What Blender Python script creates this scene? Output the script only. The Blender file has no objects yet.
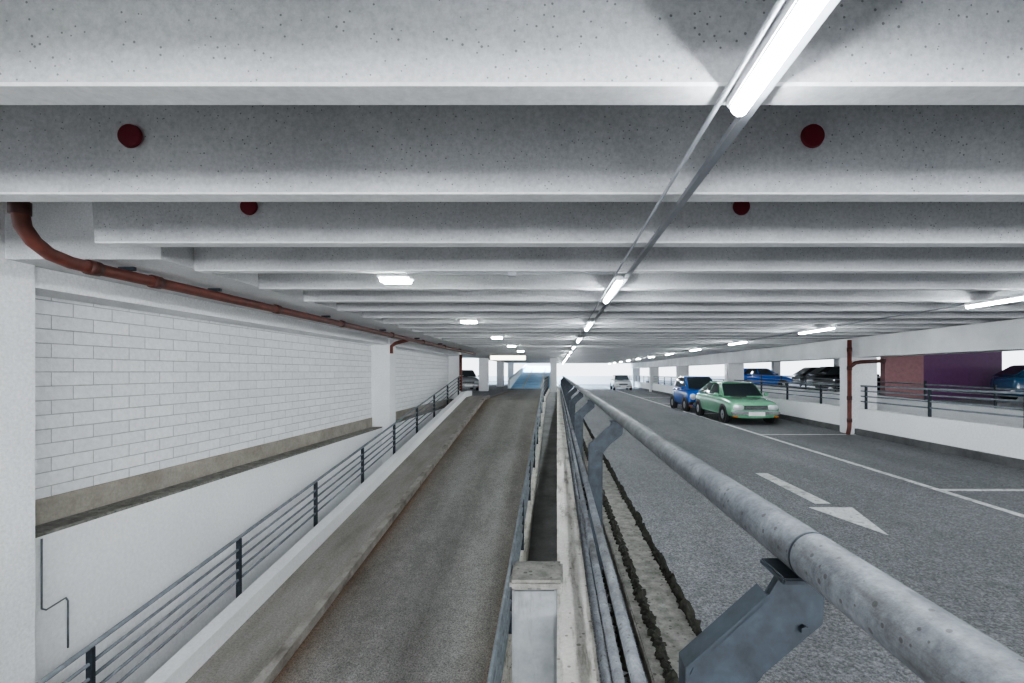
import bpy, bmesh, math, random
from mathutils import Vector, Matrix
random.seed(7)
S = bpy.context.scene
COL = S.collection
F = 480.0
# ------------------------------------------------------------------ materials
def new_mat(name):
    m = bpy.data.materials.new(name); m.use_nodes = True
    nt = m.node_tree
    b = nt.nodes['Principled BSDF']
    return m, nt, b
def nd(nt, t, **kw):
    n = nt.nodes.new(t)
    for k, v in kw.items(): setattr(n, k, v)
    return n
def c4(c): return (c[0], c[1], c[2], 1)
def ramp_node(nt, stops, interp='LINEAR'):
    r = nd(nt, 'ShaderNodeValToRGB'); cr = r.color_ramp; cr.interpolation = interp
    cr.elements[0].position, cr.elements[0].color = stops[0][0], c4(stops[0][1])
    cr.elements[1].position, cr.elements[1].color = stops[-1][0], c4(stops[-1][1])
    for p, c in stops[1:-1]:
        e = cr.elements.new(p); e.color = c4(c)
    return r
def mixc(nt, fac, a, b, mode='MIX'):
    m = nd(nt, 'ShaderNodeMix', data_type='RGBA', blend_type=mode)
    for sock, v in ((m.inputs[0], fac), (m.inputs[6], a), (m.inputs[7], b)):
        if isinstance(v, (int, float)): sock.default_value = v
        elif isinstance(v, tuple): sock.default_value = c4(v)
        else: nt.links.new(v, sock)
    return m.outputs[2]
def noise(nt, pos, scale, detail=4, rough=.6, sc=None):
    if sc:
        mp = nd(nt, 'ShaderNodeMapping'); mp.inputs['Scale'].default_value = sc
        nt.links.new(pos, mp.inputs[0]); pos = mp.outputs[0]
    n = nd(nt, 'ShaderNodeTexNoise'); n.inputs['Scale'].default_value = scale
    n.inputs['Detail'].default_value = detail; n.inputs['Roughness'].default_value = rough
    nt.links.new(pos, n.inputs['Vector']); return n.outputs[0]
def concrete(name, c1, c2, big=1.2, pits=True, pit_col=(.12,.12,.12), pit_scale=22, pit_th=.12, bump=.15, rough=.85, fine=60, stretch=None, grime=None, grime_sc=(1,1,1), grime_scale=3, lo=.78):
    m, nt, b = new_mat(name)
    g = nd(nt, 'ShaderNodeNewGeometry').outputs['Position']
    n1 = noise(nt, g, big, 6, .65, stretch)
    r = ramp_node(nt, [(.3, c1), (.7, c2)]); nt.links.new(n1, r.inputs[0])
    n2 = noise(nt, g, fine, 3, .7)
    r2 = ramp_node(nt, [(.25, (lo,lo,lo)), (.75, (1.1,1.1,1.1))]); nt.links.new(n2, r2.inputs[0])
    col = mixc(nt, 1.0, r.outputs[0], r2.outputs[0], 'MULTIPLY')
    if grime:
        n4 = noise(nt, g, grime_scale, 8, .7, grime_sc)
        r4 = ramp_node(nt, [(.5, (0,0,0)), (.68, (.85,.85,.85))]); nt.links.new(n4, r4.inputs[0])
        col = mixc(nt, r4.outputs[0], col, grime)
    if pits:
        v = nd(nt, 'ShaderNodeTexVoronoi'); v.inputs['Scale'].default_value = pit_scale
        nt.links.new(g, v.inputs['Vector'])
        n3 = noise(nt, g, 9, 2)
        mt = nd(nt, 'ShaderNodeMath', operation='MULTIPLY'); nt.links.new(n3, mt.inputs[0]); mt.inputs[1].default_value = pit_th*2
        lt = nd(nt, 'ShaderNodeMath', operation='LESS_THAN'); nt.links.new(v.outputs['Distance'], lt.inputs[0]); nt.links.new(mt.outputs[0], lt.inputs[1])
        ml = nd(nt, 'ShaderNodeMath', operation='MULTIPLY'); nt.links.new(lt.outputs[0], ml.inputs[0]); ml.inputs[1].default_value = .7
        col = mixc(nt, ml.outputs[0], col, pit_col)
    nt.links.new(col, b.inputs['Base Color']); b.inputs['Roughness'].default_value = rough
    if bump:
        bp = nd(nt, 'ShaderNodeBump'); bp.inputs['Strength'].default_value = bump; bp.inputs['Distance'].default_value = .01
        nt.links.new(n2, bp.inputs['Height']); nt.links.new(bp.outputs[0], b.inputs['Normal'])
    return m
def plain(name, c, rough=.5, metal=0., var=.12, scale=8, bump=0):
    m, nt, b = new_mat(name)
    g = nd(nt, 'ShaderNodeNewGeometry').outputs['Position']
    n1 = noise(nt, g, scale, 5, .6)
    r = ramp_node(nt, [(.3, tuple(x*(1-var) for x in c)), (.7, tuple(min(1, x*(1+var)) for x in c))]); nt.links.new(n1, r.inputs[0])
    nt.links.new(r.outputs[0], b.inputs['Base Color'])
    b.inputs['Roughness'].default_value = rough; b.inputs['Metallic'].default_value = metal
    if bump:
        bp = nd(nt, 'ShaderNodeBump'); bp.inputs['Strength'].default_value = bump; bp.inputs['Distance'].default_value = .01
        nt.links.new(n1, bp.inputs['Height']); nt.links.new(bp.outputs[0], b.inputs['Normal'])
    return m
def emis(name, c, s):
    m, nt, b = new_mat(name)
    b.inputs['Base Color'].default_value = c4(c)
    b.inputs['Emission Color'].default_value = c4(c); b.inputs['Emission Strength'].default_value = s
    return m

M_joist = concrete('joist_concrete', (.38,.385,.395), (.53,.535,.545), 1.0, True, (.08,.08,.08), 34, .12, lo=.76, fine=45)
M_soffit = concrete('joist_soffit_lit', (.64,.645,.655), (.78,.785,.795), 1.0, False, lo=.86, fine=30)  # unpitted concrete, lightened to paint in the brightness of the lit undersides
M_slab = concrete('slab_concrete', (.5,.5,.51), (.64,.64,.65), 1.0, False)
M_white = concrete('white_painted_wall', (.86,.865,.875), (.92,.925,.93), .8, False, bump=.05, fine=25, lo=.92)
M_col = concrete('white_column_paint', (.76,.765,.775), (.87,.875,.885), .9, False, bump=.2, fine=35)
M_beam = concrete('beam_concrete', (.55,.555,.565), (.72,.725,.735), 1.2, True, (.24,.24,.24), 34, .10)
M_band = concrete('beige_block_band', (.26,.235,.20), (.42,.385,.335), 2, False, fine=30)
M_darkbase = concrete('footing_and_gap_shade', (.07,.07,.07), (.15,.15,.15), 2, False)  # footing colour, also used for the painted shade beside the parapet
M_cream = concrete('cream_wall_top', (.46,.44,.40), (.68,.66,.61), 2.5, True, (.12,.11,.09), 18, .14, grime=(.13,.115,.09), grime_sc=(8,1.2,3), grime_scale=2)
M_gutter = concrete('gutter_concrete_shaded', (.16,.16,.16), (.28,.28,.28), 2, False)  # darkened to paint in the deep shade beside the divider
M_graypost = concrete('grey_painted_concrete', (.20,.21,.22), (.28,.29,.30), 2, False, fine=15, grime=(.13,.13,.12), grime_sc=(4,4,.7))
M_rough = concrete('weathered_concrete', (.11,.105,.09), (.30,.29,.265), 11, True, (.05,.05,.04), 20, .18, bump=.6)
M_side = concrete('sidewalk_concrete', (.24,.22,.20), (.38,.355,.33), 1.6, True, (.12,.11,.10), 30, .14, stretch=(2,.4,1), lo=.55, fine=50)
M_moss = plain('black_moss', (.024,.024,.018), .95, 0, .6, 30, .6)
M_red = plain('red_cap_plastic', (.12,.006,.014), .5, 0, .1)
M_pipe = plain('rust_red_pipe', (.115,.032,.022), .5, 0, .4, 6)
M_pipe2 = plain('rust_red_coupling', (.06,.018,.013), .5, 0, .2, 6)
M_galv = concrete('galvanised_steel', (.085,.09,.10), (.19,.20,.215), 10, True, (.035,.033,.028), 40, .16, bump=.15, rough=.58, fine=70, lo=.55, grime=(.04,.038,.033), grime_sc=(1.5,.6,3), grime_scale=5)
M_galv.node_tree.nodes['Principled BSDF'].inputs['Metallic'].default_value = .1
M_galv2 = plain('dull_galvanised_plate', (.020,.028,.037), .6, .1, .5, 18, .1)
M_rail = plain('grey_painted_rail', (.18,.20,.22), .5, .2, .25, 9)
M_trunk = plain('grey_trunking', (.26,.27,.29), .5, .1, .1)
M_housing = plain('white_lamp_housing', (.75,.76,.78), .5)
M_tube = emis('led_tube', (.88,.95,1.0), 55)
M_tubeS = emis('bulkhead_lamp_glass', (.92,1.0,.98), 45)
M_sign = emis('lit_sign', (1.0,.93,.72), 2.0)
M_line = concrete('road_paint', (.60,.60,.60), (.82,.82,.81), 5, True, (.2,.2,.2), 14, .2, bump=0, fine=40, grime=(.25,.25,.25), grime_scale=6)
M_purple = plain('purple_paint', (.13,.045,.13), .5)
M_brown = plain('dusty_pink_paint', (.30,.155,.16), .6)
M_blueramp = plain('blue_daylit_tint', (.34,.60,.90), .5, 0, .25, 1)  # blue light of the daylit exit painted into the ramp colour
M_rubber = plain('rubber', (.015,.015,.015), .8)
M_dark = plain('dark_plastic', (.02,.02,.022), .5)
M_chrome = plain('chrome', (.6,.6,.62), .2, 1, .05)
M_rim = plain('silver_rim', (.4,.41,.43), .3, .9, .05)
M_lens = plain('headlight_lens', (.75,.78,.8), .1, .2, .05)
M_amber = plain('amber_lens', (.6,.2,.03), .2)
M_plate = plain('plate_white', (.8,.8,.78), .4, 0, .03)
m, nt, b = new_mat('car_glass'); b.inputs['Base Color'].default_value = (.03,.04,.045,1); b.inputs['Roughness'].default_value = .06
b.inputs['Specular IOR Level'].default_value = .8; M_glass = m
def paint(name, c):
    m = plain(name, c, .25, .0, .04); m.node_tree.nodes['Principled BSDF'].inputs['Coat Weight'].default_value = .7; return m
M_green = paint('light_green_paint', (.18,.42,.26)); M_blue = paint('blue_paint', (.02,.11,.46))
M_black = paint('black_paint', (.015,.017,.02)); M_wh = paint('white_paint', (.7,.7,.72)); M_silver = paint('silver_paint', (.35,.36,.38)); M_teal = paint('dark_blue_paint', (.02,.08,.16))

# brick wall
M_brick, nt, b = new_mat('white_painted_blocks')
g = nd(nt, 'ShaderNodeNewGeometry').outputs['Position']
sp = nd(nt, 'ShaderNodeSeparateXYZ'); nt.links.new(g, sp.inputs[0])
cb = nd(nt, 'ShaderNodeCombineXYZ'); nt.links.new(sp.outputs[1], cb.inputs[0]); nt.links.new(sp.outputs[2], cb.inputs[1])
bt = nd(nt, 'ShaderNodeTexBrick'); nt.links.new(cb.outputs[0], bt.inputs[0])
bt.inputs['Scale'].default_value = 1; bt.inputs['Brick Width'].default_value = .44; bt.inputs['Row Height'].default_value = .143
bt.inputs['Mortar Size'].default_value = .006; bt.inputs['Mortar Smooth'].default_value = .6
bt.inputs['Color1'].default_value = (.88,.885,.895,1); bt.inputs['Color2'].default_value = (.81,.815,.83,1); bt.inputs['Mortar'].default_value = (.50,.50,.51,1)
n2 = noise(nt, g, 18, 4, .7)
r2 = ramp_node(nt, [(.25, (.85,.85,.85)), (.7, (1.03,1.03,1.03))]); nt.links.new(n2, r2.inputs[0])
col = mixc(nt, 1., bt.outputs[0], r2.outputs[0], 'MULTIPLY'); nt.links.new(col, b.inputs['Base Color'])
b.inputs['Roughness'].default_value = .7
iv = nd(nt, 'ShaderNodeMath', operation='SUBTRACT'); iv.inputs[0].default_value = 1; nt.links.new(bt.outputs[1], iv.inputs[1])
ad = nd(nt, 'ShaderNodeMath', operation='MULTIPLY_ADD'); nt.links.new(n2, ad.inputs[0]); ad.inputs[1].default_value = .6; nt.links.new(iv.outputs[0], ad.inputs[2])
bp = nd(nt, 'ShaderNodeBump'); bp.inputs['Strength'].default_value = .8; bp.inputs['Distance'].default_value = .014
nt.links.new(ad.outputs[0], bp.inputs['Height']); nt.links.new(bp.outputs[0], b.inputs['Normal'])

def asphalt(name, a, bcol, speck, tracks=False, sscale=55):
    m, nt, b = new_mat(name)
    g = nd(nt, 'ShaderNodeNewGeometry').outputs['Position']
    n1 = noise(nt, g, .5, 8, .7, (1.6,.35,1))
    r = ramp_node(nt, [(.3, a), (.7, bcol)]); nt.links.new(n1, r.inputs[0]); col = r.outputs[0]
    n2 = noise(nt, g, sscale, 4, .85)
    r2 = ramp_node(nt, [(.36, (.28,.28,.28)), (.50, (.95,.95,.95)), (.64, (speck,speck,speck))]); nt.links.new(n2, r2.inputs[0])
    n5 = noise(nt, g, 7, 5, .75)
    r5 = ramp_node(nt, [(.35, (.85,.85,.85)), (.65, (1.1,1.1,1.1))]); nt.links.new(n5, r5.inputs[0])
    col = mixc(nt, 1., col, r5.outputs[0], 'MULTIPLY')
    if tracks:
        n6 = noise(nt, g, 1.0, 7, .7, (1,.3,1))
        r6 = ramp_node(nt, [(.36, (.8,.79,.78)), (.5, (1,1,1)), (.64, (1.08,1.08,1.07))]); nt.links.new(n6, r6.inputs[0])
        col = mixc(nt, 1., col, r6.outputs[0], 'MULTIPLY')
        sp = nd(nt, 'ShaderNodeSeparateXYZ'); nt.links.new(g, sp.inputs[0])
        nn = noise(nt, g, 1.1, 4, .6, (1,.3,1))
        ma = nd(nt, 'ShaderNodeMath', operation='MULTIPLY_ADD'); nt.links.new(nn, ma.inputs[0]); ma.inputs[1].default_value = .3; nt.links.new(sp.outputs[0], ma.inputs[2])
        mr = nd(nt, 'ShaderNodeMapRange'); nt.links.new(ma.outputs[0], mr.inputs[0]); mr.inputs[1].default_value = -3.15; mr.inputs[2].default_value = -.4
        rr = ramp_node(nt, [(0, (.75,.46,.29)), (.05, (.8,.68,.58)), (.15, (1,.98,.96)), (.33,(1.12,1.12,1.12)), (.52,(.80,.79,.78)), (.72,(1.12,1.12,1.12)), (.88,(.95,.92,.88)), (.94,(.75,.47,.30))])
        nt.links.new(mr.outputs[0], rr.inputs[0])
        col = mixc(nt, 1., col, rr.outputs[0], 'MULTIPLY')
    col = mixc(nt, 1., col, r2.outputs[0], 'MULTIPLY')
    nt.links.new(col, b.inputs['Base Color']); b.inputs['Roughness'].default_value = .7
    bp = nd(nt, 'ShaderNodeBump'); bp.inputs['Strength'].default_value = .5; bp.inputs['Distance'].default_value = .012
    nt.links.new(n2, bp.inputs['Height']); nt.links.new(bp.outputs[0], b.inputs['Normal'])
    return m
M_floor = asphalt('parking_asphalt', (.12,.122,.128), (.19,.192,.20), 2.1)
M_ramp = asphalt('ramp_asphalt', (.19,.182,.172), (.265,.255,.243), 1.5, tracks=True)

# ------------------------------------------------------------------ mesh helpers
def finish(name, bm, mat, loc=(0,0,0), parent=None, smooth=False, mats=None):
    me = bpy.data.meshes.new(name)
    bmesh.ops.recalc_face_normals(bm, faces=bm.faces[:])
    bm.to_mesh(me); bm.free()
    for mm in (mats or [mat]): me.materials.append(mm)
    if smooth:
        for p in me.polygons: p.use_smooth = True
    o = bpy.data.objects.new(name, me); o.location = loc; COL.objects.link(o)
    if parent: o.parent = parent
    return o
def tag(o, label=None, category=None, group=None, kind=None):
    if label: o['label'] = label
    if category: o['category'] = category
    if group: o['group'] = group
    if kind: o['kind'] = kind
    return o
def box(name, x0, x1, y0, y1, z0, z1, mat, parent=None, bevel=0):
    """origin at base centre"""
    cx, cy = (x0+x1)/2, (y0+y1)/2
    bm = bmesh.new()
    bmesh.ops.create_cube(bm, size=1)
    for v in bm.verts:
        v.co = Vector((v.co.x*(x1-x0), v.co.y*(y1-y0), (v.co.z+.5)*(z1-z0)))
    if bevel: bmesh.ops.bevel(bm, geom=bm.edges[:], offset=bevel, segments=2, affect='EDGES')
    return finish(name, bm, mat, (cx, cy, z0), parent)
def prism_yz(name, x0, x1, pts, mat, parent=None):
    ox, oy, oz = (x0+x1)/2, pts[0][0], pts[0][1]
    bm = bmesh.new()
    a = [bm.verts.new((x0-ox, p[0]-oy, p[1]-oz)) for p in pts]
    c = [bm.verts.new((x1-ox, p[0]-oy, p[1]-oz)) for p in pts]
    bm.faces.new(a); bm.faces.new(c[::-1])
    for i in range(len(pts)):
        j = (i+1) % len(pts); bm.faces.new((a[i], c[i], c[j], a[j]))
    return finish(name, bm, mat, (ox, oy, oz), parent)
def prism_xz(name, y0, y1, pts, mat, parent=None, bevel=0):
    ox, oy, oz = pts[0][0], (y0+y1)/2, pts[0][1]
    bm = bmesh.new()
    a = [bm.verts.new((p[0]-ox, y0-oy, p[1]-oz)) for p in pts]
    c = [bm.verts.new((p[0]-ox, y1-oy, p[1]-oz)) for p in pts]
    bm.faces.new(a); bm.faces.new(c[::-1])
    for i in range(len(pts)):
        j = (i+1) % len(pts); bm.faces.new((a[i], c[i], c[j], a[j]))
    if bevel: bmesh.ops.bevel(bm, geom=bm.edges[:], offset=bevel, segments=2, affect='EDGES')
    return finish(name, bm, mat, (ox, oy, oz), parent)
def sweep(name, pts, r, mat, parent=None, seg=12):
    pts = [Vector(p) for p in pts]; o0 = pts[0].copy()
    bm = bmesh.new(); rings = []
    up = None
    for i, p in enumerate(pts):
        if i == 0: d = pts[1]-p
        elif i == len(pts)-1: d = p-pts[i-1]
        else: d = (pts[i+1]-p).normalized()+(p-pts[i-1]).normalized()
        d.normalize()
        if up is None:
            up = Vector((0,0,1)) if abs(d.z) < .9 else Vector((1,0,0))
        s = d.cross(up).normalized(); up = s.cross(d).normalized()
        rr = r[i] if isinstance(r, (list, tuple)) else r
        rings.append([bm.verts.new(p-o0+s*math.cos(2*math.pi*k/seg)*rr+up*math.sin(2*math.pi*k/seg)*rr) for k in range(seg)])
    for a, c in zip(rings, rings[1:]):
        for k in range(seg):
            bm.faces.new((a[k], a[(k+1)%seg], c[(k+1)%seg], c[k]))
    bm.faces.new(rings[0][::-1]); bm.faces.new(rings[-1])
    o = finish(name, bm, mat, o0, parent, True)
    return o
def empty(name, loc, label, category, group=None):
    e = bpy.data.objects.new(name, None); e.location = loc; e.empty_display_size = .1; COL.objects.link(e)
    return tag(e, label, category, group)
def adopt(parent, *objs):
    for o in objs:
        o.parent = parent; o.location = o.location-parent.location
def copy_tree(root, delta=None, loc=None):
    n = root.copy(); COL.objects.link(n)
    if delta is not None: n.location = root.location+Vector(delta)
    if loc is not None: n.location = loc
    for ch in root.children:
        k = ch.copy(); COL.objects.link(k); k.parent = n
    return n

# ------------------------------------------------------------------ dimensions
FZ = -1.7            # parking floor
CZ = .92             # joist soffit
CR = 22.0            # ramp crest
RZ0, RS = -4.35, .14
def rz(y): return RZ0+RS*min(y, CR)
CREST = rz(CR)
Y0, Y1 = -9.0, 66.0
YB = Y0+.05
WX = -5.1
# ------------------------------------------------------------------ structure
box('floor', .16, 12.2, Y0, Y1, FZ-.3, FZ, M_floor)['kind'] = 'structure'
o = box('ceiling', -14, 26, Y0, 52, 1.5, 1.7, M_slab); o['kind'] = 'structure'
o = box('wall_left', WX-.3, WX, Y0, 22.9, -1.25, .75, M_brick); o['kind'] = 'structure'
o = box('trim_1', WX-.3, WX+.02, Y0, 22.9, -1.5, -1.25, M_band); o['kind'] = 'structure'
o = box('trim_2', WX-.3, WX+.3, Y0, 22.9, -1.53, -1.5, M_rough); o['kind'] = 'structure'
o = box('wall_left_lower', WX-.3, WX+.3, Y0, 22.9, -6.5, -1.53, M_white); o['kind'] = 'structure'
def slope(name, x0, x1, yend, below, above, mat):
    return prism_yz(name, x0, x1, [(YB,rz(YB)-below),(CR,CREST-below),(yend,CREST-below),(yend,CREST+above),(CR,CREST+above),(YB,rz(YB)+above)], mat)
o = slope('ramp', -3.28, -.66, 36, .3, 0, M_ramp); tag(o, 'asphalt driving ramp with worn wheel tracks', 'ramp')
o = slope('gutter_slab', -.5, 0, 36, .3, -.06, M_gutter); tag(o, 'narrow concrete gutter between ramp and divider wall, shade painted into its colour', 'gutter')
o = slope('sidewalk', -4.16, -3.4, 23.5, .3, .12, M_side); tag(o, 'raised concrete walkway with curb beside the ramp', 'sidewalk')
o = slope('curb', -3.4, -3.28, 23.5, .2, .135, concrete('curb_stone',(.24,.22,.20),(.42,.39,.36),3,False,grime=(.12,.10,.085),grime_sc=(1,.6,1)))
tag(o, 'grey concrete curb along the walkway', 'curb')
o = slope('parapet', -4.36, -4.16, 23.5, .6, .36, M_white); tag(o, 'low white painted parapet of the ramp', 'parapet')
o = slope('gap_shade_slab', -4.59, -4.36, 22.8, .6, .05, M_darkbase); tag(o, 'dark slab standing in for shade between parapet and wall', 'gutter')  # added dark slab, paints the shade in the gap behind the railing
o = slope('curb', -.66, -.5, 34, .2, .12, M_cream); tag(o, 'stained concrete curb under the ramp railing', 'curb')
o = box('wall_divider', 0.0, .16, Y0, 40, -6.5, -1.15, M_cream); o['kind'] = 'structure'
o = box('floor_lower', -5.4, .1, Y0, 24, -6.6, -6.5, M_floor); o['kind'] = 'structure'
# far left open deck
o = box('floor_upper', -14, -4.5, 22.9, Y1, CREST-.3, CREST, M_floor); o['kind'] = 'structure'
o = box('floor_link', -4.5, -3.4, 23.5, 36, CREST-.3, CREST, M_floor); o['kind'] = 'structure'
o = box('floor_end', -4.5, 0, 36, Y1, CREST-.3, CREST-.01, M_floor); o['kind'] = 'structure'
o = box('wall_outer', -14.2, -14, 22.9, Y1, CREST, -.2, M_white); o['kind'] = 'structure'
o = box('wall_back', -5.4, 26, Y0-.2, Y0, -6.5, -.8, M_white); o['kind'] = 'structure'
o = box('wall_far', -14, 26, Y1, Y1+.2, FZ, -.55, M_white); o['kind'] = 'structure'
# blue ramp at far end
o = prism_yz('exit_ramp', -3.6, -.5, [(37,CREST),(58,.75),(58,.4),(37,CREST-.02)], M_blueramp); tag(o, 'ramp climbing to daylight, blue light painted into its colour', 'ramp')
for x in (-2.75, -1.35):
    o = prism_yz('lane_stripe', x, x+.12, [(37.3,CREST+.04),(57.8,.765),(57.8,.74),(37.3,CREST+.01)], M_line); tag(o, 'white stripe painted on the blue ramp', 'road marking', 'stripes on the blue ramp')
for x in (-3.8, -.5):
    o = prism_yz('ramp_side_wall', x, x+.2, [(37,CREST),(58,.6),(58,.9),(37,CREST+.7)], M_white); tag(o, 'low white side wall of the blue ramp', 'parapet')

# right side deck
PX = 8.2
o = box('wall_right_parapet', PX, PX+.2, Y0, 60, FZ+.16, -1.0, M_white); o['kind'] = 'structure'
o = box('baseboard_right', PX-.08, PX+.2, Y0, 60, FZ, FZ+.16, M_darkbase); o['kind'] = 'structure'
o = box('floor_right_deck', 12.2, 26, Y0, Y1, -1.45, -1.15, M_floor); o['kind'] = 'structure'
o = box('wall_right_outer', 25.8, 26, Y0, Y1, -1.15, -.35, M_white); o['kind'] = 'structure'
o = prism_yz('ramp_parapet', 11.4, 11.6, [(2,FZ),(30,FZ),(30,-.75),(16,-.85),(2,-1.25)], M_white); tag(o, 'sloping white parapet between parking decks', 'parapet')
o = box('painted_wall', 15.2, 18.55, 20, 20.2, -1.15, 1.45, M_purple); tag(o, 'dark purple painted stairwell wall', 'wall')
o = box('painted_wall', 13.6, 15.2, 19.9, 20.2, -1.15, 1.45, M_brown); tag(o, 'dusty pink painted wall beside the purple wall', 'wall')

# ledge beam and edge beams
o = box('support_beam', -5.4, -3.3, 4.0, 51.9, CZ+.02, 1.49, M_beam); tag(o, 'wide pitted concrete beam carrying the joists', 'beam')
o = box('wall_beam', WX-.3, -4.63, 4.2, 22.9, .75, CZ+.015, M_col); tag(o, 'white painted beam above the block wall', 'beam')
o = box('support_beam', 8.0, 8.7, Y0, 51.9, .40, CZ+.0, M_beam); tag(o, 'white concrete edge beam resting on columns', 'beam')

# joists
SP = .00213*F*CZ; YJ = .00348*F*CZ
def joist_mesh(name, x0, x1):
    bm = bmesh.new(); w = .125
    pr = [(0,0),(w,0),(w+.04,1.5-CZ-.01),(-.04,1.5-CZ-.01)]
    a = [bm.verts.new((0,p[0],p[1])) for p in pr]; c = [bm.verts.new((x1-x0,p[0],p[1])) for p in pr]
    bm.faces.new(a); bm.faces.new(c[::-1])
    for i in range(4): bm.faces.new((a[i],c[i],c[(i+1)%4],a[(i+1)%4]))
    bmesh.ops.bevel(bm, geom=bm.edges[:], offset=.008, segments=1, affect='EDGES')
    bmesh.ops.recalc_face_normals(bm, faces=bm.faces[:]); bm.normal_update()
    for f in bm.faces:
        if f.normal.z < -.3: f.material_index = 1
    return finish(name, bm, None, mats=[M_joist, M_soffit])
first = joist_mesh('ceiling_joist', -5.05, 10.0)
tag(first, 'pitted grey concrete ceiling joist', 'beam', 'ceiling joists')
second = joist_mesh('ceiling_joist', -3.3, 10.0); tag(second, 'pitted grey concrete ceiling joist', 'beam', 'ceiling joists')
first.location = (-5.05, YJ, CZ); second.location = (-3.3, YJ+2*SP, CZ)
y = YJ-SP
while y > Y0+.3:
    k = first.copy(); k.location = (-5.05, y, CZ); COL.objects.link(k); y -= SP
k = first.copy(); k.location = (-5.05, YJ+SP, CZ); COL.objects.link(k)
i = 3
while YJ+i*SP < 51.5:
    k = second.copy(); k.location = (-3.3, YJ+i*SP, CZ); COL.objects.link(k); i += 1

# red caps
def cap(x, y, z, r=.06):
    bm = bmesh.new()
    bmesh.ops.create_cone(bm, cap_ends=True, segments=32, radius1=r, radius2=r*.93, depth=.016, matrix=Matrix.Rotation(math.pi/2, 4, 'X'))
    o = finish('round_cap', bm, M_red, (x, y, z), None, False)
    tag(o, 'dark red round plastic cap on a concrete joist', 'cap', 'red caps on joists'); return o
for k, zz in ((1, 1.20), (2, 1.165)):
    for xx in (-2.17, 1.30):
        cap(xx, YJ+k*SP-.02-.02, zz)

# columns
CY = [3.75, 13.1, 22.45, 31.8, 41.2, 50.6]
for i, cy in enumerate(CY):
    if i == 0:
        o = box('column', -5.2, -4.6, 3.3, 4.25, -6.5, 1.49, M_col, bevel=.02)
    else:
        o = box('column', -5.2, -4.6, cy+.1, cy+.6, -6.5 if i < 2 else CREST, .93, M_col, bevel=.02)
    tag(o, 'white painted concrete column against the block wall' if i < 3 else 'white painted concrete column', 'column', 'wall side columns')
    if i > 0:
        o = box('column', 8.0, 8.75, cy, cy+.5, FZ, .40, M_col, bevel=.02); tag(o, 'white painted concrete column of the parking deck', 'column', 'parking deck columns')
for cy in CY[1:]:
    o = box('column', 18.6, 19.2, cy, cy+.5, -1.15, 1.49, M_col, bevel=.02); tag(o, 'white concrete column of the neighbouring deck', 'column', 'neighbouring deck columns')
for cy in (31.8, 41.2, 50.6):
    o = box('column', -.45, -.02, cy, cy+.5, CREST-.06 if cy<36 else CREST-.01, CZ, M_col, bevel=.02); tag(o, 'concrete column beside the ramp exit', 'column', 'ramp side columns')

# ------------------------------------------------------------------ lights
def tube_light(x, yc, label, group, L=1.3):
    e = empty('tube_light', (x, yc, CZ-.005), label, 'ceiling lamp', group)
    h = box('lamp_housing', -.035, .035, -L/2-.02, L/2+.02, -.04, 0, M_housing, None, .006); h.parent = e
    t = sweep('lamp_tube', [(0,-L/2,-.045),(0,L/2,-.045)], .029, M_tube, None, 14); t.parent = e
    return e
A = tube_light(.60, .93, 'long white glowing fluorescent tube lamp under the joists', 'tube lamps over the railing')
ys = [5.25, 9.2, 13.2, 17.2, 21.2, 25.2, 29.2, 33.2, 37.2, 41.2, 45.2, 49.2, -3.0, -7.0]
for yy in ys: copy_tree(A, loc=(.60, yy, CZ-.005))
RXL = 5.45
B = tube_light(RXL, 5.72, 'glowing tube lamp above the parking bays', 'tube lamps over the parking bays')
for k in range(1, 11): copy_tree(B, loc=(RXL, 5.72+4.4*k, CZ-.005))
copy_tree(B, loc=(RXL, 1.2, CZ-.005)); copy_tree(B, loc=(RXL, -4, CZ-.005))
D = tube_light(14, 10, 'glowing tube lamp of the neighbouring deck', 'tube lamps of the neighbouring deck')
for k in (17, 24, 31, 40): copy_tree(D, loc=(14, k, CZ-.005))
for k in (10, 17, 24, 31, 40):
    o = box('lamp_rail', 13.97, 14.03, k-.6, k+.6, CZ-.004, 1.5, M_trunk); tag(o, 'grey suspension rail holding a tube lamp', 'lamp mount', 'suspension rails')
E = empty('bulkhead_lamp', (-1.55, 4.62, CZ-.005), 'short bright bulkhead lamp above the ramp', 'ceiling lamp', 'bulkhead lamps over the ramp')
h = box('lamp_housing', -.15, .15, -.11, .11, -.02, 0, M_housing, None, .006); h.parent = E
for yy in (-.05, .05):
    t = sweep('lamp_tube', [(-.13,yy,-.035),(.13,yy,-.035)], .022, M_tubeS, None, 12); t.parent = E
for k in (8.45, 12.4, 16.4, 20.4, .6, -3.4): copy_tree(E, loc=(-1.55, k, CZ-.005))

def lamp(kind, name, loc, energy, size, color, rot=(0,0,0)):
    l = bpy.data.lights.new(name, kind); l.energy = energy; l.color = color
    if kind == 'AREA': l.shape = 'RECTANGLE'; l.size = size[0]; l.size_y = size[1]
    o = bpy.data.objects.new(name, l); o.location = loc; o.rotation_euler = rot; COL.objects.link(o)
lamp('AREA', 'daylight', (-2.1, 60, 7), 3500, (4,4), (.55,.78,1), (math.radians(-35),0,0))
# added fill lamp behind the camera, brightens the joist faces
lamp('AREA', 'fill_back', (3, Y0-.1, .3), 850, (15,2.0), (.92,.96,1), (math.radians(88),0,0))

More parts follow.
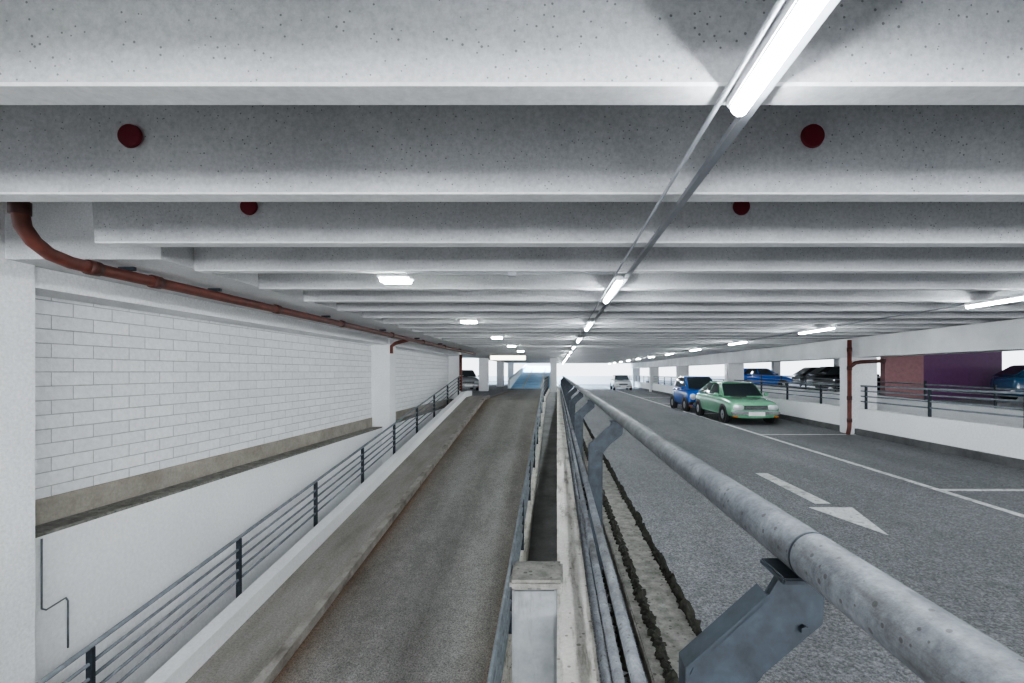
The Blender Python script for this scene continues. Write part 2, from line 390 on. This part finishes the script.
# trunking and conduits
e = empty('cable_trunking', (.66, -8, CZ-.02), 'grey cable trunking with conduit under the joists', 'cable trunking')
adopt(e, box('trunking', .645, .68, -8, 51.5, CZ-.028, CZ-.002, M_trunk), sweep('conduit', [(.545,-8,CZ-.015),(.545,51.5,CZ-.015)], .009, M_trunk, None, 8))
o = box('cable_trunking', RXL+.05, RXL+.08, -8, 51.5, CZ-.02, CZ-.002, M_trunk); tag(o, 'thin grey cable trunking above the parking bays', 'cable trunking')
e = empty('conduit', (-1.5, YJ+3*SP+.06, CZ-.03), 'grey cable conduit crossing below a joist', 'conduit')
yy = YJ+3*SP+.06
adopt(e, sweep('pipe', [(-1.38,yy,CZ-.012),(.53,yy,CZ-.012)], .009, M_trunk, None, 8), box('junction_box', -.45, -.37, yy-.04, yy+.04, CZ-.04, CZ, M_trunk, None, .005))
yy = YJ+8*SP+.06
o = sweep('conduit', [(-1.38,yy,CZ-.012),(.53,yy,CZ-.012)], .009, M_trunk, None, 8); tag(o, 'grey cable conduit crossing below a joist', 'conduit')
o = sweep('conduit', [(.7,yy+2*SP,CZ-.012),(RXL-.05,yy+2*SP,CZ-.012)], .009, M_trunk, None, 8); tag(o, 'grey cable conduit crossing below a joist', 'conduit')

# red drain pipe left
e = empty('drain_pipe', (-3.9, 3.4, .86), 'rust red drain pipe with couplings hung under the beam', 'pipe')
px, pz = -3.85, .862
pts = [(px,3.44,1.48),(px,3.44,1.16),(px,3.46,1.05),(px,3.53,.96),(px,3.64,.895),(px,3.8,.866),(px,3.95,pz),(px,22.6,pz-.02)]
adopt(e, sweep('pipe', pts, .05, M_pipe, None, 18))
for yc in (3.98, 4.6, 6.6, 8.6, 11.2, 13.8, 16.4, 19):
    adopt(e, sweep('coupling', [(px,yc-.05,pz),(px,yc+.05,pz)], .061, M_pipe2, None, 18))
adopt(e, sweep('coupling', [(px,3.44,1.22),(px,3.44,1.13)], .061, M_pipe2, None, 18))
for yc in (4.3, 5.4, 8, 10.6, 13.2, 15.8):
    adopt(e, box('pipe_hanger', px-.07, px+.07, yc-.015, yc+.015, pz+.045, CZ+.02, M_galv2))
o = sweep('drain_pipe', [(px-.06,12.7,.86),(px-.2,12.85,.84),(px-.5,12.95,.78),(px-.62,12.97,.70),(px-.62,12.97,.5)], .045, M_pipe, None, 12); tag(o, 'rust red branch drain pipe beside the column', 'pipe')
o = sweep('drain_pipe', [(-4.45,22.2,.8),(-4.45,22.2,CREST+.4)], .07, M_pipe, None, 12); tag(o, 'vertical rust red drain pipe at the column', 'pipe')
# right red pipe
e = empty('drain_pipe', (7.86, 12.95, FZ), 'rust red downpipe with elbow fixed to the column', 'pipe')
adopt(e, sweep('pipe', [(7.86,12.9,.86),(7.86,12.9,-1.35),(7.83,12.86,-1.5),(7.76,12.8,-1.66)], .055, M_pipe, None, 14),
      sweep('branch_pipe', [(7.86,12.9,.12),(8.0,12.88,.24),(8.15,12.88,.27),(8.8,12.88,.30)], .05, M_pipe2, None, 14))
for zc in (.6, .1, -.7, -1.3): adopt(e, sweep('coupling', [(7.86,12.9,zc-.05),(7.86,12.9,zc+.05)], .066, M_pipe2, None, 14))
# thin conduit on lower left wall
cx = WX+.312
o = sweep('conduit', [(cx,4.46,-1.55),(cx,4.46,-2.2),(cx,4.5,-2.23),(cx,4.68,-2.2),(cx,4.7,-2.24),(cx,4.7,-2.7)], .008, M_rail, None, 8); tag(o, 'thin grey conduit on the white wall', 'conduit')

# ------------------------------------------------------------------ sloped railings
def railing(x, y0, y1, top, bars, posts, label, r=.024, base=None, level=None):
    zf = (lambda y: rz(y)) if level is None else level
    e = empty('railing', (x, y0, zf(y0)+(base or 0)), label, 'railing')
    ysb = [y0]+([CR] if y0 < CR < y1 and level is None else [])+[y1]
    adopt(e, sweep('top_rail', [(x,yy,zf(yy)+top) for yy in ysb], r, M_rail, None, 12))
    for b_ in bars:
        adopt(e, sweep('rail_bar', [(x,yy,zf(yy)+b_) for yy in ysb], r*.72, M_rail, None, 8))
    y = posts[0]; pm = None
    while y < y1:
        if pm is None:
            p = box('post', x-.03, x+.03, y-.012-.02, y+.012-.0, zf(y)+base, zf(y)+top-.01, M_galv2, None, .004); pm = p; adopt(e, p)
        else:
            p = pm.copy(); COL.objects.link(p); p.location = Vector((x, y-.01, zf(y)+base))-e.location
        y += posts[1]
    return e
railing(-4.44, .5, 22.7, 1.10, [.94,.80,.66,.52], (2.45, 2.13), 'grey steel railing with five bars beside the white parapet', base=.06)
railing(-.6, .5, 34, 1.0, [.85,.7,.55,.4], (2.0, 2.1), 'grey steel railing along the inner ramp edge', base=.11)
railing(PX+.1, 1.0, 58, .62, [.48,.34,.2], (1.9, 2.2), 'grey steel railing on the low white parapet', base=-.01, level=lambda y: -1.0)
railing(11.5, 2.5, 29, .62, [.45,.3,.15], (3, 2.4), 'grey steel railing on the sloping parapet', base=.0, level=lambda y: -1.25+(y-2)*.4/14 if y<16 else -.85+(y-16)*.1/14)

# ------------------------------------------------------------------ foreground rail
RX, RZ, RR = .46, -.332, .043
e = empty('handrail', (RX, -.6, FZ), 'thick galvanised pipe handrail on angled steel brackets', 'railing')
adopt(e, sweep('top_rail', [(RX,-.6,RZ),(RX,1.5,RZ),(RX,38,RZ)], RR, M_galv, None, 40))
for yy in (.86, 7.0, 13.0):
    adopt(e, sweep('pipe_joint', [(RX,yy,RZ),(RX,yy+.006,RZ)], RR+.0015, M_galv2, None, 40))
for zz in (-.76, -1.0, -1.25):
    adopt(e, sweep('lower_rail', [(.20,-.6,zz),(.20,38,zz)], .019, M_galv, None, 16))
br = [(.245,FZ),(.345,FZ),(.345,-.62),(.385,-.565),(.50,-.475),(.505,-.38),(.42,-.375),(.40,-.42),(.255,-.55),(.245,-.57)]
first_b = prism_xz('bracket', .90, .918, br, M_galv2, None, .003); adopt(e, first_b)
fl = box('bracket_flange', .405, .515, .86, .96, RZ-RR-.008, RZ-RR+.004, M_galv2, None, .003); adopt(e, fl)
side = prism_xz('bracket_rib', .90, .95, [(.241,FZ),(.249,FZ),(.249,-.56),(.402,-.425),(.395,-.418),(.241,-.555)], M_galv2); adopt(e, side)
bm = bmesh.new()
bmesh.ops.create_cone(bm, cap_ends=True, segments=6, radius1=.008, radius2=.008, depth=.012, matrix=Matrix.Rotation(math.pi/2, 4, 'X'))
bolt = finish('bolt', bm, M_galv2, Vector((.30,.895,-.60))-e.location, e)
k = bolt.copy(); k.location = bolt.location+Vector((.16,0,.12)); COL.objects.link(k)
for i in range(1, 13):
    for src in (first_b, fl, side, bolt):
        k = src.copy(); k.location = src.location+Vector((0, 2.75*i, 0)); COL.objects.link(k)

# kerb and moss
o = box('curb', .5, .86, Y0, 40, FZ, FZ+.08, M_rough, None, .01); tag(o, 'weathered dirty concrete curb below the handrail', 'curb')
def moss(x, z, w, h, y0, y1, nseg):
    bm = bmesh.new(); rings = []
    for i in range(nseg+1):
        y = y0+(y1-y0)*(i/nseg)**1.6
        a = .35+.65*random.random(); ring = []
        for k in range(7):
            t = math.pi*k/6
            ring.append(bm.verts.new((math.cos(t)*w*a*(.7+.5*random.random()), y-y0, math.sin(t)*h*a*(.6+.7*random.random()))))
        rings.append(ring)
    for a, c in zip(rings, rings[1:]):
        for k in range(6): bm.faces.new((a[k],a[k+1],c[k+1],c[k]))
        bm.faces.new((a[6],a[0],c[0],c[6]))
    bm.faces.new(rings[0]); bm.faces.new(rings[-1])
    o = finish('moss', bm, M_moss, (x, y0, z)); tag(o, 'ragged black moss and dirt along the curb', 'moss', None, 'stuff')
moss(.88, FZ+.0, .07, .13, 1.2, 20, 900)
moss(.60, FZ+.075, .05, .05, 1.2, 20, 900)
moss(.43, FZ+.0, .06, .06, 1.2, 20, 700)
# concrete stub post
e = empty('concrete_post', (-.1, 2.4, -4.2), 'square grey concrete post with rough weathered cap', 'post')
adopt(e, box('shaft', -.215, .0-.002, 2.28, 2.49, -4.2, -1.03, M_graypost, None, .012), box('cap', -.225, .03, 2.26, 2.51, -1.03, -.985, M_rough, None, .012))

# ------------------------------------------------------------------ markings
def flat(name, pts, label, group=None):
    bm = bmesh.new(); o0 = Vector((pts[0][0], pts[0][1], FZ))
    lo = [bm.verts.new((p[0]-o0.x, p[1]-o0.y, 0)) for p in pts]; hi = [bm.verts.new((p[0]-o0.x, p[1]-o0.y, .004)) for p in pts]
    bm.faces.new(lo); bm.faces.new(hi[::-1])
    for i in range(len(pts)): bm.faces.new((lo[i],lo[(i+1)%len(pts)],hi[(i+1)%len(pts)],hi[i]))
    f = finish(name, bm, M_line, o0); return tag(f, label, 'road marking', group)
e = empty('direction_arrow', (3.43, 6, FZ), 'white arrow painted on the asphalt', 'road marking')
for nm, p in (('arrow_shaft', [(3.33,8.05),(3.53,8.05),(3.53,6.2),(3.33,6.2)]), ('arrow_head', [(3.16,6.02),(3.7,6.02),(3.45,5.0)])):
    f = flat(nm, p, None); del f['category']; adopt(e, f)
flat('bay_line', [(5.45,Y0),(5.55,Y0),(5.55,55),(5.45,55)], 'long white line along the parking bays')
for yy in (1.0, 6.86, 13.0, 19.6, 26, 32): flat('bay_line', [(5.56,yy),(8.1,yy),(8.1,yy+.1),(5.56,yy+.1)], 'white line separating parking bays', 'bay divider lines')

# ------------------------------------------------------------------ cars
def quad_pt(q, u, v):
    a, b_, c, d = [Vector(p) for p in q]
    return a.lerp(b_, u).lerp(d.lerp(c, u), v)
def panel(name, q, u0, u1, v0, v1, off, mat, parent):
    P = [quad_pt(q, u, v) for u, v in ((u0,v0),(u1,v0),(u1,v1),(u0,v1))]
    nn = (P[1]-P[0]).cross(P[3]-P[0]).normalized()
    cen = sum(P, Vector())/4
    if nn.dot(cen-Vector((0,0,.6))) < 0: nn = -nn
    bm = bmesh.new()
    a = [bm.verts.new(p+nn*off) for p in P]; c = [bm.verts.new(p-nn*.01) for p in P]
    bm.faces.new(a); bm.faces.new(c[::-1])
    for i in range(4): bm.faces.new((a[i],a[(i+1)%4],c[(i+1)%4],c[i]))
    return finish(name, bm, mat, (0,0,0), parent)
def car(loc, rot, pm, L, W, H, st, gh, label, group=None, wr=.29, bump=None, lights='rect', axle=None):
    e = empty('car', loc, label, 'car', group); e.rotation_euler = (0,0,rot)
    w = W/2; zb = .2
    bm = bmesh.new(); rings = []
    for (y, zt, k) in st:
        ww = w*k
        sec = [(ww*.8,zb),(ww*.96,zb+.08),(ww,zb+.25),(ww*.985,zt-.16),(ww*.93,zt-.05),(ww*.75,zt),(ww*.35,zt+.02)]
        ring = [(x,z) for x, z in sec]+[(-x,z) for x, z in sec[::-1]]
        rings.append([bm.verts.new((x,y,z)) for x, z in ring])
    nr = len(rings[0])
    for a, c in zip(rings, rings[1:]):
        for k in range(nr): bm.faces.new((a[k],a[(k+1)%nr],c[(k+1)%nr],c[k]))
    bm.faces.new(rings[0]); bm.faces.new(rings[-1])
    body = finish('body', bm, pm, (0,0,0), e, True)
    body.modifiers.new('s', 'SUBSURF').levels = 1; body.modifiers['s'].render_levels = 2
    A_, B_, C_, D_ = gh; wb, wt = w*.9, w*.74
    def P(p, s, ww): return (s*ww, p[0], p[1])
    A0, B0, C0, D0 = P(A_,-1,wb), P(B_,-1,wt), P(C_,-1,wt), P(D_,-1,wb*.93)
    A1, B1, C1, D1 = P(A_,1,wb), P(B_,1,wt), P(C_,1,wt), P(D_,1,wb*.93)
    bm = bmesh.new()
    vs = [bm.verts.new(p) for p in (A0,B0,C0,D0,A1,B1,C1,D1)]
    a0,b0,c0,d0,a1,b1,c1,d1 = vs
    for f in ((a0,b0,c0,d0),(a1,d1,c1,b1),(a0,a1,b1,b0),(b0,b1,c1,c0),(c0,c1,d1,d0),(a0,d0,d1,a1)): bm.faces.new(f)
    bmesh.ops.bevel(bm, geom=bm.edges[:], offset=.05, segments=3, affect='EDGES')
    finish('cabin', bm, pm, (0,0,0), e, True)
    panel('windshield', (A0,A1,B1,B0), .05,.95,.08,.92,.006, M_glass, e)
    panel('rear_window', (D0,D1,C1,C0), .08,.92,.15,.9,.006, M_glass, e)
    for q in ((A0,D0,C0,B0),(A1,D1,C1,B1)):
        panel('side_window', q, .1,.47,.12,.9,.006, M_glass, e)
        panel('side_window', q, .5,.86,.12,.9,.006, M_glass, e)
    ax = axle or (-L/2+.72, L/2-.75)
    for yy in ax:
        for s in (-1, 1):
            bm = bmesh.new(); R = Matrix.Rotation(math.pi/2, 4, 'Y')
            bmesh.ops.create_cone(bm, cap_ends=True, segments=28, radius1=wr+.05, radius2=wr+.05, depth=.1, matrix=R)
            finish('wheel_arch', bm, M_dark, (s*(w-.046), yy, wr+.02), e)
            bm = bmesh.new(); prof = [(.0,wr*.1),(.015,wr*.2),(.0,wr*.62),(.02,wr*.66),(.02,wr*.9),(0,wr),(-.17,wr),(-.17,.02)]
            rg = []
            for xx, rr in prof: rg.append([bm.verts.new((s*xx, rr*math.cos(2*math.pi*k/28), rr*math.sin(2*math.pi*k/28))) for k in range(28)])
            for i_, (a, c) in enumerate(zip(rg, rg[1:])):
                for k in range(28):
                    f = bm.faces.new((a[k],a[(k+1)%28],c[(k+1)%28],c[k])); f.material_index = 1 if i_ < 2 else 0
            f = bm.faces.new(rg[0]); f.material_index = 1; bm.faces.new(rg[-1])
            finish('wheel', bm, None, (s*(w-.0), yy, wr), e, False, [M_rubber, M_rim])
    fy = -L/2; hz = st[1][1]-.17
    bx = box('bumper', -w*.94, w*.94, fy-.06, fy+.12, .33, .45, M_chrome if lights=='rect' else M_dark, None, .03); bx.parent = e
    bx = box('bumper', -w*.94, w*.94, L/2-.12, L/2+.05, .35, .47, M_chrome if lights=='rect' else M_dark, None, .03); bx.parent = e
    bx = box('grille', -w*.46, w*.46, fy-.02, fy+.1, hz-.07, hz+.06, M_dark, None, .01); bx.parent = e
    for k in range(3):
        bx = box('grille_bar', -w*.45, w*.45, fy-.027, fy, hz-.05+.035*k, hz-.042+.035*k, M_chrome, None); bx.parent = e
    for s in (-1, 1):
        bm = bmesh.new()
        if lights == 'rect':
            bmesh.ops.create_cube(bm, size=1)
            for v in bm.verts: v.co = Vector((v.co.x*.32, v.co.y*.14, v.co.z*.16))
            bmesh.ops.bevel(bm, geom=bm.edges[:], offset=.03, segments=3, affect='EDGES')
        else:
            bmesh.ops.create_uvsphere(bm, u_segments=20, v_segments=12, radius=1)
            for v in bm.verts: v.co = Vector((v.co.x*.13, v.co.y*.1, v.co.z*.14))
        finish('headlight', bm, M_lens, (s*w*.68, fy+.045, hz), e, True)
        bx = box('indicator', s*w*.8-.07, s*w*.8+.07, fy-.02, fy+.08, .25, .3, M_amber, None, .008); bx.parent = e
        bm = bmesh.new(); bmesh.ops.create_cube(bm, size=1)
        for v in bm.verts: v.co = Vector((v.co.x*.16, v.co.y*.07, v.co.z*.11))
        bmesh.ops.bevel(bm, geom=bm.edges[:], offset=.02, segments=2, affect='EDGES')
        finish('side_mirror', bm, pm, (s*(w+.05), A_[0]+.22, A_[1]+.08), e, True)
    bx = box('license_plate', -.26, .26, fy-.075, fy-.06, .30, .42, M_plate, None); bx.parent = e
    bx = box('wiper', -.45, .1, A_[0]+.01, A_[0]+.03, A_[1]+.015, A_[1]+.04, M_dark, None); bx.parent = e
    return e
sedan = [(-2.05,.66,.9),(-1.99,.73,.97),(-1.6,.79,1),(-1.0,.86,1),(0,.90,1),(1.1,.92,1),(1.8,.92,.95),(2.03,.88,.86)]
sed_g = ((-1.08,.85),(-.5,1.33),(.6,1.36),(1.9,.92))
micro = [(-1.3,.66,.86),(-1.24,.82,.96),(-1.0,.92,1),(-.5,.97,1),(.5,.99,1),(1.1,1.0,.98),(1.28,.95,.88)]
mic_g = ((-1.05,.93),(-.35,1.5),(.85,1.52),(1.25,1.0))
comp = [(-1.95,.62,.86),(-1.88,.74,.95),(-1.5,.84,1),(-.9,.93,1),(0,.96,1),(1.1,.98,1),(1.75,.98,.96),(1.93,.9,.88)]
cmp_g = ((-1.05,.92),(-.3,1.42),(1.2,1.42),(1.85,.98))
car((6.33,17.4,FZ), math.radians(1), M_green, 4.1, 1.64, 1.35, sedan, sed_g, 'light green vintage fastback car parked along the white line')
car((6.22,21.6,FZ), math.radians(3), M_blue, 2.6, 1.56, 1.53, micro, mic_g, 'small bright blue two seater car behind the green car', lights='round', axle=(-.88,.9))
car((14.3,23.4,-1.15), math.radians(80), M_black, 3.9, 1.7, 1.42, comp, cmp_g, 'dark hatchback parked on the neighbouring deck', 'cars on the neighbouring deck')
car((15.4,27.0,-1.15), math.radians(85), M_black, 3.9, 1.7, 1.42, comp, cmp_g, 'black hatchback parked on the neighbouring deck', 'cars on the neighbouring deck')
car((18.9,18.0,-1.15), math.radians(75), M_teal, 3.9, 1.7, 1.42, comp, cmp_g, 'dark blue car beside the purple wall', 'cars on the neighbouring deck')
car((14.4,34.0,-1.15), math.radians(85), M_blue, 3.9, 1.7, 1.42, comp, cmp_g, 'blue hatchback parked on the neighbouring deck', 'cars on the neighbouring deck')
car((6.1,46,FZ), 0, M_wh, 3.9, 1.7, 1.42, comp, cmp_g, 'white hatchback parked far along the bay line', 'cars along the bay line')
car((-6.6,34,CREST), math.radians(20), M_silver, 3.9, 1.7, 1.42, comp, cmp_g, 'silver grey car parked beyond the ramp')
car((-8.6,29,CREST), math.radians(60), M_black, 3.9, 1.7, 1.42, comp, cmp_g, 'dark car parked beyond the ramp')

# hanging lit sign
e = empty('lit_sign', (-2.5, 25, CZ), 'illuminated pale hanging sign box above the ramp', 'sign')
adopt(e, box('sign_box', -3.5, -1.6, 25, 25.15, .60, .88, M_trunk, None, .01), box('sign_face', -3.46, -1.64, 24.985, 25.0, .63, .85, M_sign))
for x in (-3.1, -1.9): adopt(e, box('hanger', x-.01, x+.01, 25.06, 25.08, .88, CZ, M_trunk))

# ------------------------------------------------------------------ world, camera
w = bpy.data.worlds.new('world'); S.world = w; w.use_nodes = True
bg = w.node_tree.nodes['Background']
tc = w.node_tree.nodes.new('ShaderNodeTexCoord'); sx = w.node_tree.nodes.new('ShaderNodeSeparateXYZ'); cr = w.node_tree.nodes.new('ShaderNodeValToRGB')
w.node_tree.links.new(tc.outputs['Generated'], sx.inputs[0]); w.node_tree.links.new(sx.outputs[2], cr.inputs[0]); w.node_tree.links.new(cr.outputs[0], bg.inputs[0])
cr.color_ramp.elements[0].color = (.9,.95,1,1); cr.color_ramp.elements[1].color = (.55,.75,1,1)
bg.inputs[1].default_value = 1.2
cam = bpy.data.cameras.new('camera'); co = bpy.data.objects.new('camera', cam); COL.objects.link(co)
co.location = (0,0,0); co.rotation_euler = (math.pi/2,0,0)
cam.sensor_width = 36; cam.lens = F*36/1024; cam.shift_x = -45/1024; cam.shift_y = 30.5/1024; cam.clip_start = .02; cam.clip_end = 300
S.camera = co
S.view_settings.view_transform = 'AgX'
S.view_settings.look = 'AgX - Medium High Contrast'
S.view_settings.exposure = 1.45
